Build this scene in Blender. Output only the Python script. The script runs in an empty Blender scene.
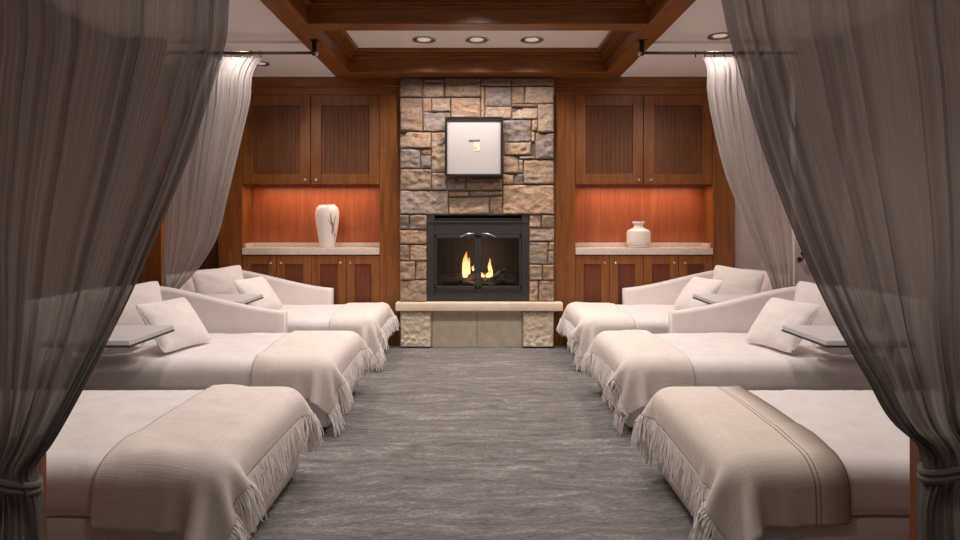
import bpy, bmesh, math, random
import numpy as np
from mathutils import Vector, Matrix, noise

C = bpy.context.scene.collection
S = bpy.context.scene
R = math.radians
F = 620.0            # focal length in pixels of the 960 px frame
EYE = 1.28           # camera height
VX, VY = 478.0, 219.0

# ------------------------------------------------------------------ camera, world, exposure
cam_d = bpy.data.cameras.new('camera')
cam = bpy.data.objects.new('camera', cam_d); C.objects.link(cam)
cam.location = (0, 0, EYE); cam.rotation_euler = (R(90), 0, 0)
cam_d.sensor_width = 36.0; cam_d.lens = F * 36.0 / 960.0
cam_d.shift_x = (480 - VX) / 960.0
cam_d.shift_y = (VY - 270) / 960.0
cam_d.clip_start = 0.05
S.camera = cam
S.view_settings.view_transform = 'Standard'
S.view_settings.look = 'None'
S.view_settings.exposure = 0.6
S.view_settings.gamma = 1.0
S.view_settings.use_curve_mapping = False
w = bpy.data.worlds.new('world'); S.world = w; w.use_nodes = True
w.node_tree.nodes['Background'].inputs[0].default_value = (0.9, 0.75, 0.7, 1)
w.node_tree.nodes['Background'].inputs[1].default_value = 0.0
S.cycles.max_bounces = 8
S.cycles.diffuse_bounces = 5
S.cycles.transparent_max_bounces = 16
S.cycles.sample_clamp_indirect = 4.0

CAN = (1.0, 0.88, 0.82)
def spot(x, y, z, power, col=CAN, size=130, blend=0.9, rad=0.06, tilt=(0, 0)):
    l = bpy.data.lights.new('downlight_and_fill_beam', 'SPOT'); l.energy = power; l.color = col
    l.spot_size = R(size); l.spot_blend = blend; l.shadow_soft_size = rad
    o = bpy.data.objects.new('downlight_and_fill_beam', l); C.objects.link(o)
    o.location = (x, y, z); o.rotation_euler = (R(tilt[0]), R(tilt[1]), 0)
    return o
def area(x, y, z, sx, sy, power, col, rot=(0, 0, 0)):
    l = bpy.data.lights.new('lamp_glow', 'AREA'); l.energy = power; l.color = col
    l.shape = 'RECTANGLE'; l.size = sx; l.size_y = sy
    o = bpy.data.objects.new('lamp_glow', l); C.objects.link(o)
    o.location = (x, y, z); o.rotation_euler = tuple(R(a) for a in rot)
    return o
# three cans in front of the fireplace, off-frame cans added as fill over the aisle, cans over the daybeds
for x in (-.49, -.01, .49): spot(x, 5.63, 2.885, 42, size=140, blend=.8)
for y in (4.15, 3.3, 2.4): spot(0, y, 2.88, 36, size=140)
for x in (-.45, .45): spot(x, 3.95, 2.88, 44, size=58, blend=1, tilt=(42, 0))   # spots without fixtures, added to brighten the hearth base
for s in (-1, 1):
    spot(s * 1.75, 3.95, 2.69, 26, size=62, blend=1, tilt=(62, 0))                # more added spots without fixtures, to brighten the cabinets
    spot(s * 1.92, 5.06, 2.69, 22, size=140)  # right one is a can; left one is added, no fixture there
    spot(s * 1.9, 5.70, 2.69, 14)
    spot(s * 1.75, 4.15, 2.70, 36, size=120)
    spot(s * 1.35, 2.85, 2.70, 46, size=110)
    spot(s * 0.5, 0.5, 2.85, 16, size=150)  # added fill close to the camera, no fixture
for s in (-1, 1):   # under-cabinet strips of the two niches
    area(s * 1.68, 6.40, 1.615, 1.2, 0.03, 3.0, (1.0, 0.60, 0.40))

# ------------------------------------------------------------------ materials
def nt(m): return m.node_tree.nodes, m.node_tree.links
def new_mat(name, rough=.6, color=(.5, .5, .5), metal=0.0, spec=.5):
    m = bpy.data.materials.new(name); m.use_nodes = True
    b = m.node_tree.nodes['Principled BSDF']
    b.inputs['Base Color'].default_value = (*color, 1)
    b.inputs['Roughness'].default_value = rough
    b.inputs['Metallic'].default_value = metal
    b.inputs['Specular IOR Level'].default_value = spec
    return m
def texco(m, scale=(1, 1, 1), kind='Object'):
    n, l = nt(m)
    t = n.new('ShaderNodeTexCoord'); mp = n.new('ShaderNodeMapping')
    mp.inputs['Scale'].default_value = scale
    l.new(t.outputs[kind], mp.inputs['Vector'])
    return mp.outputs['Vector']
def noise_tex(m, vec, scale, detail=4, rough=.55, dist=0.0):
    n, l = nt(m)
    x = n.new('ShaderNodeTexNoise'); x.inputs['Scale'].default_value = scale
    x.inputs['Detail'].default_value = detail; x.inputs['Roughness'].default_value = rough
    x.inputs['Distortion'].default_value = dist
    l.new(vec, x.inputs['Vector']); return x.outputs['Fac']
def ramp(m, fac, stops):
    n, l = nt(m)
    r = n.new('ShaderNodeValToRGB'); e = r.color_ramp.elements
    while len(e) < len(stops): e.new(.5)
    for k, (p, c) in enumerate(stops): e[k].position = p; e[k].color = (*c, 1)
    l.new(fac, r.inputs['Fac']); return r.outputs['Color']
def bump(m, fac, strength, dist=.01):
    n, l = nt(m)
    b = n.new('ShaderNodeBump'); b.inputs['Strength'].default_value = strength
    b.inputs['Distance'].default_value = dist
    l.new(fac, b.inputs['Height']); l.new(b.outputs['Normal'], n['Principled BSDF'].inputs['Normal'])
def base(m, col): nt(m)[1].new(col, nt(m)[0]['Principled BSDF'].inputs['Base Color'])

def wood(name, dark, mid, light, axis='Z', rough=.38, scale=1.0):
    m = new_mat(name, rough)
    sc = {'Z': (14, 14, 1.1), 'X': (1.1, 14, 14), 'Y': (14, 1.1, 14)}[axis]
    v = texco(m, tuple(a * scale for a in sc))
    f = noise_tex(m, v, 2.2, 6, .6, .6)
    base(m, ramp(m, f, [(.25, dark), (.5, mid), (.78, light)]))
    bump(m, f, .12, .004)
    return m
WD, WM, WL = (.115, .033, .007), (.215, .071, .013), (.30, .11, .022)
wood_z = wood('cherry_wood_upright', WD, WM, WL, 'Z')
wood_x = wood('cherry_wood_level', WD, WM, WL, 'X')
wood_y = wood('cherry_wood_beam', WD, WM, WL, 'Y')
wood_panel = wood('cherry_wood_panel', (.075, .021, .005), (.13, .040, .009), (.18, .061, .014), 'Z', .55)
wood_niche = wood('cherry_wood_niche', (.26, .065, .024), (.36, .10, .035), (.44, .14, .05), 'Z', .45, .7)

plaster = new_mat('plaster_paint', .9, (.62, .55, .53))
bump(plaster, noise_tex(plaster, texco(plaster), 60, 3), .05, .003)
ceil_white = new_mat('ceiling_paint', .92, (.82, .76, .74))

carpet = new_mat('carpet_weave', .95, spec=.1)
n, l = nt(carpet)
v = texco(carpet, (.8, 3.0, 1))
f1 = noise_tex(carpet, v, 2.6, 9, .66, .9)
f2 = noise_tex(carpet, texco(carpet, (3.0, 10, 1)), 4.0, 8, .78, 2.0)
f3 = noise_tex(carpet, texco(carpet, (1, 2.2, 1)), 42, 5, .8)
wv = n.new('ShaderNodeTexWave'); wv.bands_direction = 'Y'; wv.inputs['Scale'].default_value = 1.3
wv.inputs['Distortion'].default_value = 14; wv.inputs['Detail'].default_value = 4; wv.inputs['Detail Scale'].default_value = 1.2; wv.inputs['Detail Roughness'].default_value = .62
l.new(texco(carpet, (1.1, 2.4, 1)), wv.inputs['Vector'])
mx = n.new('ShaderNodeMath'); mx.operation = 'ADD'; l.new(f1, mx.inputs[0]); l.new(f2, mx.inputs[1])
mx2 = n.new('ShaderNodeMath'); mx2.operation = 'MULTIPLY_ADD'; l.new(f3, mx2.inputs[0]); mx2.inputs[1].default_value = .95; l.new(mx.outputs[0], mx2.inputs[2])
mm = n.new('ShaderNodeMath'); mm.operation = 'MULTIPLY'; l.new(mx2.outputs[0], mm.inputs[0]); mm.inputs[1].default_value = .34
cc = ramp(carpet, mm.outputs[0], [(.36, (.090, .085, .083)), (.46, (.170, .163, .160)), (.53, (.215, .207, .204)), (.61, (.40, .39, .385))])
ln = ramp(carpet, wv.outputs['Fac'], [(0, (.76, .76, .76)), (.08, (1, 1, 1)), (.92, (1, 1, 1)), (1, (1.3, 1.28, 1.27))])
ml = n.new('ShaderNodeMixRGB'); ml.blend_type = 'MULTIPLY'; ml.inputs[0].default_value = 1; l.new(cc, ml.inputs[1]); l.new(ln, ml.inputs[2])
base(carpet, ml.outputs[0])
bump(carpet, mx2.outputs[0], .5, .01)

def fabric(name, col, weave=420, var=.06, rough=.92, wr=.25):
    m = new_mat(name, rough, spec=.15)
    m.node_tree.nodes['Principled BSDF'].inputs['Sheen Weight'].default_value = .15
    f = noise_tex(m, texco(m), 9, 5, .6)
    lo = tuple(c * (1 - var) for c in col); hi = tuple(min(1, c * (1 + var)) for c in col)
    base(m, ramp(m, f, [(.3, lo), (.7, hi)]))
    n, l = nt(m)
    g = noise_tex(m, texco(m), weave, 2)
    g2 = noise_tex(m, texco(m), 22, 4, .6, .8)
    a = n.new('ShaderNodeMath'); a.operation = 'MULTIPLY_ADD'
    l.new(g, a.inputs[0]); a.inputs[1].default_value = .25; l.new(g2, a.inputs[2])
    bump(m, a.outputs[0], wr, .008)
    return m
linen = fabric('white_linen', (.80, .765, .755))
uphol = fabric('ivory_upholstery', (.76, .71, .69), 500, .04, wr=.12)
pillow_f = fabric('ivory_pillow_cotton', (.82, .775, .755), 350, .03, wr=.2)
def throw_mat(name, col, stripe=None, hem=None):
    m = new_mat(name, .95, spec=.1)
    n, l = nt(m)
    uv = texco(m, (1, 1, 1), 'UV')
    mp = n.new('ShaderNodeMapping'); mp.inputs['Scale'].default_value = (160, 5, 1); l.new(uv, mp.inputs['Vector'])
    f = noise_tex(m, mp.outputs['Vector'], 1, 3, .6)
    mp2 = n.new('ShaderNodeMapping'); mp2.inputs['Scale'].default_value = (4, 200, 1); l.new(uv, mp2.inputs['Vector'])
    f2 = noise_tex(m, mp2.outputs['Vector'], 1, 3, .6)
    a = n.new('ShaderNodeMath'); a.operation = 'ADD'; l.new(f, a.inputs[0]); l.new(f2, a.inputs[1])
    h = n.new('ShaderNodeMath'); h.operation = 'MULTIPLY'; l.new(a.outputs[0], h.inputs[0]); h.inputs[1].default_value = .5
    col_out = ramp(m, h.outputs[0], [(.3, tuple(c * .8 for c in col)), (.7, tuple(min(1, c * 1.1) for c in col))])
    if stripe:
        sx = n.new('ShaderNodeSeparateXYZ'); l.new(uv, sx.inputs[0])
        r = n.new('ShaderNodeValToRGB'); r.color_ramp.interpolation = 'LINEAR'
        e = r.color_ramp.elements; e[0].position = 0; e[0].color = (0, 0, 0, 1)
        for c0, wd in stripe:
            for p, k in ((c0 - wd, 0), (c0 - wd * .6, 1), (c0 + wd * .6, 1), (c0 + wd, 0)):
                q = e.new(p); q.color = (k, k, k, 1)
        l.new(sx.outputs[0], r.inputs[0])
        mix = n.new('ShaderNodeMixRGB'); l.new(r.outputs[0], mix.inputs[0]); l.new(col_out, mix.inputs[1])
        mix.inputs[2].default_value = (.28, .21, .17, 1); col_out = mix.outputs[0]
    base(m, col_out); bump(m, h.outputs[0], .35, .006)
    return m
throw_beige = throw_mat('beige_wool_throw', (.80, .735, .69))
throw_pale = throw_mat('pale_cream_throw', (.82, .755, .71))
throw_stripe = throw_mat('cream_throw_with_stripes', (.80, .725, .655), stripe=((.78, .006), (.81, .004)))
throw_ivory = throw_mat('ivory_throw', (.81, .74, .69))
fringe_m = fabric('wool_fringe', (.90, .86, .83), 300)

def curtain_mat(name, col, alpha, trans, dense=0):
    m = bpy.data.materials.new(name); m.use_nodes = True
    n, l = nt(m); n.clear()
    out = n.new('ShaderNodeOutputMaterial')
    tc = n.new('ShaderNodeTexCoord')
    mp = n.new('ShaderNodeMapping'); mp.inputs['Scale'].default_value = (230, 2.2, 1); l.new(tc.outputs['UV'], mp.inputs['Vector'])
    nz = n.new('ShaderNodeTexNoise'); nz.inputs['Scale'].default_value = 1; nz.inputs['Detail'].default_value = 5; nz.inputs['Roughness'].default_value = .65
    l.new(mp.outputs[0], nz.inputs['Vector'])
    r = n.new('ShaderNodeValToRGB'); l.new(nz.outputs['Fac'], r.inputs[0])
    r.color_ramp.elements[0].position = .3; r.color_ramp.elements[0].color = (*[c * .72 for c in col], 1)
    r.color_ramp.elements[1].position = .7; r.color_ramp.elements[1].color = (*[c * 1.25 for c in col], 1)
    d = n.new('ShaderNodeBsdfDiffuse'); t = n.new('ShaderNodeBsdfTranslucent'); tr = n.new('ShaderNodeBsdfTransparent')
    l.new(r.outputs[0], d.inputs[0]); l.new(r.outputs[0], t.inputs[0])
    m1 = n.new('ShaderNodeMixShader'); m1.inputs[0].default_value = trans
    l.new(d.outputs[0], m1.inputs[1]); l.new(t.outputs[0], m1.inputs[2])
    mr = n.new('ShaderNodeMapRange'); l.new(nz.outputs['Fac'], mr.inputs[0])
    mr.inputs[1].default_value = .25; mr.inputs[2].default_value = .75
    mr.inputs[3].default_value = max(0, alpha - .12); mr.inputs[4].default_value = min(1, alpha + .12)
    sx = n.new('ShaderNodeSeparateXYZ'); l.new(tc.outputs['UV'], sx.inputs[0])      # the weave closes up where the cloth is gathered
    g = n.new('ShaderNodeMapRange'); l.new(sx.outputs[1], g.inputs[0]); g.inputs[1].default_value = .38; g.inputs[2].default_value = .66
    g.inputs[3].default_value = 0; g.inputs[4].default_value = dense
    ad = n.new('ShaderNodeMath'); ad.operation = 'ADD'; ad.use_clamp = True; l.new(mr.outputs[0], ad.inputs[0]); l.new(g.outputs[0], ad.inputs[1])
    m2 = n.new('ShaderNodeMixShader'); l.new(ad.outputs[0], m2.inputs[0])
    l.new(tr.outputs[0], m2.inputs[1]); l.new(m1.outputs[0], m2.inputs[2])
    l.new(m2.outputs[0], out.inputs[0])
    return m
sheer_near = curtain_mat('shaded_sheer_gauze', (.26, .228, .215), .77, .5, .17)  # same sheer as the far pair, the dim foreground put into its colour
sheer_far = curtain_mat('lit_sheer_gauze', (.47, .435, .42), .74, .5)  # same sheer again, its lit look put into a brighter colour

stone_m = new_mat('split_fieldstone', .85, spec=.3)
n, l = nt(stone_m)
at = n.new('ShaderNodeVertexColor'); at.layer_name = 'col'
f = noise_tex(stone_m, texco(stone_m, (1, 1, 2.2)), 17, 10, .78, 1.4)
mu = n.new('ShaderNodeMixRGB'); mu.blend_type = 'MULTIPLY'; mu.inputs[0].default_value = 1
l.new(at.outputs['Color'], mu.inputs[1])
l.new(ramp(stone_m, f, [(.33, (.48, .44, .43)), (.5, (.98, .95, .93)), (.66, (1.42, 1.36, 1.3))]), mu.inputs[2])
mu2 = n.new('ShaderNodeMixRGB'); mu2.blend_type = 'MULTIPLY'; mu2.inputs[0].default_value = 1; l.new(mu.outputs[0], mu2.inputs[1])
l.new(ramp(stone_m, noise_tex(stone_m, texco(stone_m), 7, 3, .6, .6), [(.35, (.92, .92, .95)), (.5, (1, 1, 1)), (.65, (1.10, 1.0, .86))]), mu2.inputs[2])
base(stone_m, mu2.outputs[0])
bump(stone_m, noise_tex(stone_m, texco(stone_m), 30, 8, .75), 1.0, .018)
mortar = new_mat('dark_mortar', .95, (.13, .09, .06))
limestone = new_mat('honed_limestone', .6)
base(limestone, ramp(limestone, noise_tex(limestone, texco(limestone), 7, 6), [(.3, (.72, .60, .45)), (.7, (.82, .71, .56))]))
tile_m = new_mat('beige_stone_tile', .75)
base(tile_m, ramp(tile_m, noise_tex(tile_m, texco(tile_m), 12, 6), [(.3, (.44, .38, .30)), (.7, (.56, .49, .40))]))
block_m = new_mat('rock_faced_block', .9)
fb = noise_tex(block_m, texco(block_m), 26, 6, .65, 1.5)
base(block_m, ramp(block_m, fb, [(.35, (.56, .46, .34)), (.65, (.86, .76, .61))])); bump(block_m, fb, .5, .012)
counter_m = new_mat('cream_counter_stone', .35, (.62, .53, .47))
base(counter_m, ramp(counter_m, noise_tex(counter_m, texco(counter_m), 30, 5), [(.3, (.55, .46, .40)), (.7, (.68, .59, .52))]))
black_metal = new_mat('black_iron', .55, (.030, .028, .027), .1)
black_paint = new_mat('black_frame', .4, (.012, .010, .009))
dark_plinth = new_mat('dark_plinth', .8, (.015, .012, .01))
rod_metal = new_mat('dark_bronze_rod', .35, (.07, .06, .055), .9)
steel = new_mat('brushed_steel', .3, (.6, .58, .56), 1.0)
nickel = new_mat('satin_nickel', .3, (.75, .70, .65), 1.0)
brass = new_mat('antique_brass', .35, (.45, .33, .2), 1.0)
mat_board = new_mat('mat_board', .85, (.43, .415, .41))
cream_paper = new_mat('cream_paper', .85, (.66, .58, .45))
grey_ink = new_mat('grey_ink', .8, (.12, .12, .12))
tan_ink = new_mat('tan_ink', .8, (.40, .30, .2))
ceramic = new_mat('white_glazed_ceramic', .3, (.76, .69, .65))
ceramic2 = new_mat('matte_cream_ceramic', .55, (.74, .68, .64))
brown_glaze = new_mat('brown_brush_glaze', .4, (.27, .19, .15))
tray_top = new_mat('pale_grey_tray_stone', .35, (.60, .585, .585))
brick = new_mat('sooty_firebrick', .95)
n, l = nt(brick); bt = n.new('ShaderNodeTexBrick'); l.new(texco(brick, (1, 1, 1)), bt.inputs['Vector'])
bt.inputs['Scale'].default_value = 6; bt.inputs['Color1'].default_value = (.085, .075, .070, 1); bt.inputs['Color2'].default_value = (.11, .095, .088, 1); bt.inputs['Mortar'].default_value = (.05, .045, .042, 1)
base(brick, bt.outputs[0])
log_m = new_mat('charred_log', .95)
fl = noise_tex(log_m, texco(log_m, (1, 1, 1)), 30, 6, .7, 1.5)
base(log_m, ramp(log_m, fl, [(.35, (.03, .025, .022)), (.6, (.20, .16, .13))])); bump(log_m, fl, .8, .01)
ember = new_mat('ash_bed', .95, (.07, .055, .045))
glass = bpy.data.materials.new('clear_door_glass'); glass.use_nodes = True
n, l = nt(glass); n.clear()
o_ = n.new('ShaderNodeOutputMaterial'); a_ = n.new('ShaderNodeBsdfTransparent'); g_ = n.new('ShaderNodeBsdfGlossy'); x_ = n.new('ShaderNodeMixShader'); fr = n.new('ShaderNodeFresnel')
a_.inputs[0].default_value = (.92, .92, .92, 1); g_.inputs['Roughness'].default_value = .03; fr.inputs[0].default_value = 1.45
l.new(fr.outputs[0], x_.inputs[0]); l.new(a_.outputs[0], x_.inputs[1]); l.new(g_.outputs[0], x_.inputs[2]); l.new(x_.outputs[0], o_.inputs[0])
flame_m = bpy.data.materials.new('gas_flame'); flame_m.use_nodes = True
n, l = nt(flame_m); n.clear()
o_ = n.new('ShaderNodeOutputMaterial'); e_ = n.new('ShaderNodeEmission'); tr = n.new('ShaderNodeBsdfTransparent'); x_ = n.new('ShaderNodeMixShader')
lw = n.new('ShaderNodeLayerWeight'); lw.inputs[0].default_value = .35
tc = n.new('ShaderNodeTexCoord'); sp = n.new('ShaderNodeSeparateXYZ'); l.new(tc.outputs['Generated'], sp.inputs[0])
rr = n.new('ShaderNodeValToRGB'); l.new(sp.outputs[2], rr.inputs[0])
e = rr.color_ramp.elements; e[0].position = 0; e[0].color = (1, .66, .30, 1); e[1].position = 1; e[1].color = (.9, .20, .04, 1); q = e.new(.5); q.color = (1, .56, .22, 1)
l.new(rr.outputs[0], e_.inputs[0]); e_.inputs[1].default_value = 1.5
l.new(lw.outputs['Facing'], x_.inputs[0]); l.new(e_.outputs[0], x_.inputs[1]); l.new(tr.outputs[0], x_.inputs[2]); l.new(x_.outputs[0], o_.inputs[0])
bulb_m = bpy.data.materials.new('lit_bulb'); bulb_m.use_nodes = True
b = bulb_m.node_tree.nodes['Principled BSDF']; b.inputs['Emission Color'].default_value = (1, .85, .7, 1); b.inputs['Emission Strength'].default_value = .18

# ------------------------------------------------------------------ helpers
def mesh(name, verts, faces, mat, parent=None, smooth=False, recalc=True, merge=0):
    me = bpy.data.meshes.new(name)
    me.from_pydata([tuple(map(float, p)) for p in verts], [], [tuple(int(i) for i in f) for f in faces])
    bm = bmesh.new(); bm.from_mesh(me)
    if merge: bmesh.ops.remove_doubles(bm, verts=bm.verts, dist=merge)
    if recalc: bmesh.ops.recalc_face_normals(bm, faces=bm.faces)
    for f in bm.faces: f.smooth = smooth
    bm.to_mesh(me); bm.free()
    me.materials.append(mat)
    o = bpy.data.objects.new(name, me); C.objects.link(o)
    if parent: o.parent = parent
    return o
def tag(o, label=None, cat=None, group=None, kind=None):
    if label: o['label'] = label
    if cat: o['category'] = cat
    if group: o['group'] = group
    if kind: o['kind'] = kind
    return o
def empty(name, loc, label, cat, group=None):
    o = bpy.data.objects.new(name, None); C.objects.link(o); o.location = loc
    o.empty_display_size = .1
    return tag(o, label, cat, group)
class MB:
    """collects shapes and links them as one mesh object"""
    def __init__(s): s.bm = bmesh.new()
    def box(s, x0, x1, y0, y1, z0, z1, bev=0, seg=2, rot=None):
        r = bmesh.ops.create_cube(s.bm, size=1)
        vs = r['verts']
        for v in vs:
            v.co = Vector(((x0 + x1) / 2 + v.co.x * abs(x1 - x0), (y0 + y1) / 2 + v.co.y * abs(y1 - y0), (z0 + z1) / 2 + v.co.z * abs(z1 - z0)))
        if bev:
            es = list({e for v in vs for e in v.link_edges})
            rb = bmesh.ops.bevel(s.bm, geom=es, offset=bev, segments=seg, affect='EDGES', profile=.5)
            vs = list({v for f in rb['faces'] for v in f.verts})
        if rot:
            bmesh.ops.transform(s.bm, matrix=rot, verts=vs)
        return s
    def cyl(s, p, q, r0, r1=None, n=16, caps=True):
        p, q = Vector(p), Vector(q); r1 = r0 if r1 is None else r1
        d = q - p; m = Matrix.Translation((p + q) / 2) @ d.to_track_quat('Z', 'Y').to_matrix().to_4x4()
        bmesh.ops.create_cone(s.bm, cap_ends=caps, segments=n, radius1=r0, radius2=r1, depth=d.length, matrix=m)
        return s
    def ball(s, c, r, n=12):
        bmesh.ops.create_uvsphere(s.bm, u_segments=n, v_segments=n // 2 + 2, radius=r, matrix=Matrix.Translation(c)); return s
    def lathe(s, c, prof, n=40):
        rings = []
        for r, z in prof:
            rings.append([s.bm.verts.new((c[0] + r * math.cos(2 * math.pi * k / n), c[1] + r * math.sin(2 * math.pi * k / n), c[2] + z)) for k in range(n)])
        for a, b in zip(rings, rings[1:]):
            for k in range(n): s.bm.faces.new((a[k], a[(k + 1) % n], b[(k + 1) % n], b[k]))
        return s
    def tube(s, pts, r, n=8):
        pts = [Vector(p) for p in pts]; rings = []
        for i, p in enumerate(pts):
            d = (pts[min(i + 1, len(pts) - 1)] - pts[max(i - 1, 0)]).normalized()
            a = d.cross(Vector((0, 0, 1)) if abs(d.z) < .9 else Vector((1, 0, 0))).normalized(); b = d.cross(a)
            rr = r(i / (len(pts) - 1)) if callable(r) else r
            rings.append([s.bm.verts.new(p + (a * math.cos(2 * math.pi * k / n) + b * math.sin(2 * math.pi * k / n)) * rr) for k in range(n)])
        for a, b in zip(rings, rings[1:]):
            for k in range(n): s.bm.faces.new((a[k], a[(k + 1) % n], b[(k + 1) % n], b[k]))
        s.bm.faces.new(rings[0]); s.bm.faces.new(rings[-1]); return s
    def build(s, name, mat, parent=None, smooth=False, loc=None):
        bmesh.ops.recalc_face_normals(s.bm, faces=s.bm.faces)
        for f in s.bm.faces: f.smooth = smooth
        if loc is not None: bmesh.ops.translate(s.bm, vec=-Vector(loc), verts=s.bm.verts)
        me = bpy.data.meshes.new(name); s.bm.to_mesh(me); s.bm.free(); me.materials.append(mat)
        o = bpy.data.objects.new(name, me); C.objects.link(o)
        if loc is not None and not parent: o.location = loc
        if parent: o.parent = parent
        if smooth and hasattr(me, 'set_sharp_from_angle'): me.set_sharp_from_angle(angle=R(40))
        return o
def struct(name, mb, mat): return tag(mb.build(name, mat), kind='structure')
def wx(px, D): return (px - VX) * D / F
def wz(py, D): return EYE - (py - VY) * D / F

# ------------------------------------------------------------------ the room
YB, YF, XW = 6.95, -2.6, 2.9
CZ, BZ, KZ = 2.735, 2.70, 2.91        # side ceiling, beam underside, coffer panel
BI, BO, CF = 1.24, 1.42, 2.712                  # beam inner and outer x
struct('floor', MB().box(-XW - .1, XW + .1, YF - .1, YB + .1, -.1, 0), carpet)
struct('wall_back', MB().box(-XW - .1, XW + .1, YB, YB + .1, 0, 3.05), plaster)
struct('wall_front', MB().box(-XW - .1, XW + .1, YF - .1, YF, 0, 3.05), plaster)
struct('wall_right', MB().box(XW, XW + .1, YF, YB, 0, 3.05), plaster)
mb = MB().box(-XW - .1, -XW, YF, YB, 0, 3.05)
for k in range(60):
    y = YF + k * .16
    if y + .155 < YB: mb.box(-XW, -XW + .012, y, y + .152, 0, CZ, .004, 1)
struct('wall_left', mb, wood_panel)
# ceiling: low side panels with a slight step, recessed coffers between wood beams
cross = [(4.515, 4.68), (2.85, 3.015), (1.2, 1.365), (-.45, -.285), (-2.1, -1.935)]
mb = MB()
for s in (-1, 1):
    a, b_ = sorted((s * BI, s * (XW + .1)))
    a, b_ = sorted((s * (BO - .03), s * (XW + .1)))
    mb.box(a, b_, YF - .1, 5.06, CZ, 3.05); mb.box(a, b_, 5.06, YB + .1, CF, 3.05)
mb.box(-BI, BI, YF - .1, YB + .1, KZ, 3.05)
struct('ceiling', mb, ceil_white)
tn = 1
for s in (-1, 1):
    a, b_ = sorted((s * BI, s * BO))
    struct('trim_%d' % tn, MB().box(a, b_, YF, 6.0, BZ, KZ, .006), wood_y); tn += 1
for y0, y1 in cross:
    struct('trim_%d' % tn, MB().box(-BI, BI, y0, y1, BZ, KZ, .006), wood_x); tn += 1
struct('trim_%d' % tn, MB().box(-BO, BO, 6.0, 6.3, BZ, KZ, .005), wood_x); tn += 1
bays = [(4.68, 6.0), (3.015, 4.515), (1.365, 2.85)]
for y0, y1 in bays:      # crown mouldings round each coffer
    mb = MB()
    for d, z0, z1 in ((.022, 2.815, 2.83), (.04, 2.83, 2.855), (.065, 2.855, 2.875), (.10, 2.875, KZ)):
        mb.box(-BI, BI, y1 - d, y1, z0, z1, .004); mb.box(-BI, BI, y0, y0 + d, z0, z1, .004)
        mb.box(-BI, -BI + d, y0, y1, z0, z1, .004); mb.box(BI - d, BI, y0, y1, z0, z1, .004)
    struct('trim_%d' % tn, mb, wood_x); tn += 1
# wing walls and wood jambs that carry the curtains
struct('wall_right_wing', MB().box(2.54, XW, 4.97, 5.055, 0, CZ, .004), plaster)
struct('wall_left_wing', MB().box(-XW, -2.54, 4.97, 5.055, 0, CZ, .004), wood_z)
for s in (-1, 1):        # low wood divider walls in front of the nearest daybeds
    a, b_ = sorted((s * 1.216, s * 1.26)); mb = MB().box(a, b_, 1.62, 1.75, 0, .67, .004)
    a, b_ = sorted((s * 1.25, s * XW)); mb.box(a, b_, 1.64, 1.73, 0, .67)
    struct('wall_%s_divider' % ('left' if s < 0 else 'right'), mb, wood_z)

# ------------------------------------------------------------------ built-in wood around the cabinets
CD = 6.30                       # cabinet face
def cx(px): return wx(px, CD)
def cz(py): return wz(py, CD)
for s, xa, xb in ((-1, 243, 380), (1, 575, 712)):      # columns xa..xb hold the cabinets
    ina, inb = cx(xa), cx(xb)
    side = 'left' if s < 0 else 'right'
    mb = MB()
    inner = (cx(380), cx(401)) if s < 0 else (cx(553), cx(575))
    outer = (cx(219), cx(243)) if s < 0 else (cx(712), cx(734))
    mb.box(inner[0], inner[1], CD - .02, 6.93, 0, cz(95), .004)
    mb.box(outer[0], outer[1], CD - .02, 6.93, 0, cz(95), .004)
    struct('trim_%d' % tn, mb, wood_z); tn += 1
    mb = MB()
    lo, hi = min(inner[0], outer[0]), max(inner[1], outer[1])
    mb.box(lo, hi, CD - .025, 6.93, cz(95), CZ + .01, .004); mb.box(lo, hi, CD - .055, CD, cz(87.5), CZ + .01, .006); mb.box(lo, hi, CD - .035, CD, cz(89), cz(87.5), .003)
    struct('trim_%d' % tn, mb, wood_x); tn += 1
    if s < 0:    # wood filler to the side wall
        struct('trim_%d' % tn, MB().box(-XW + .012, cx(219), 6.42, 6.93, 0, CZ + .01, .004), wood_panel); tn += 1
    else:
        struct('wall_back_filler', MB().box(cx(734), XW, 6.36, 6.95, 0, CZ + .01), plaster)
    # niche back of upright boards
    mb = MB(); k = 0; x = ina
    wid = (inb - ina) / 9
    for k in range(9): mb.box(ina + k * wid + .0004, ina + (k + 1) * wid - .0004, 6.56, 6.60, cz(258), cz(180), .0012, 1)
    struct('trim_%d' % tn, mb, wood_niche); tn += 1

def door(parent, x0, x1, z0, z1, fr, beads, knob_x, knob_z, panel):
    yf = CD - .018
    mb = MB()
    mb.box(x0, x0 + fr, yf, CD, z0, z1, .003); mb.box(x1 - fr, x1, yf, CD, z0, z1, .003)
    mb.box(x0 + fr, x1 - fr, yf, CD, z0, z0 + fr, .003); mb.box(x0 + fr, x1 - fr, yf, CD, z1 - fr, z1, .003)
    d = mb.build('door', wood_z, parent)
    mb = MB(); a, b_ = x0 + fr, x1 - fr
    wd = (b_ - a) / beads
    for k in range(beads):
        mb.box(a + k * wd, a + (k + 1) * wd - (.004 if beads > 1 else 0), yf + .013, CD, z0 + fr, z1 - fr, .002, 1)
    mb.box(a, b_, CD - .002, CD + .004, z0 + fr, z1 - fr)
    tag(mb.build('door_panel', panel, d), 'darker grooved door panel' if beads > 1 else 'redder recessed door panel')
    kb = MB().cyl((knob_x, yf, knob_z), (knob_x, yf - .012, knob_z), .005).ball((knob_x, yf - .018, knob_z), .013)
    tag(kb.build('knob', nickel, d, True), 'round nickel knob')
wood_redpanel = wood('cherry_wood_red_panel', (.075, .016, .006), (.13, .030, .009), (.19, .05, .014), 'Z')
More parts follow.
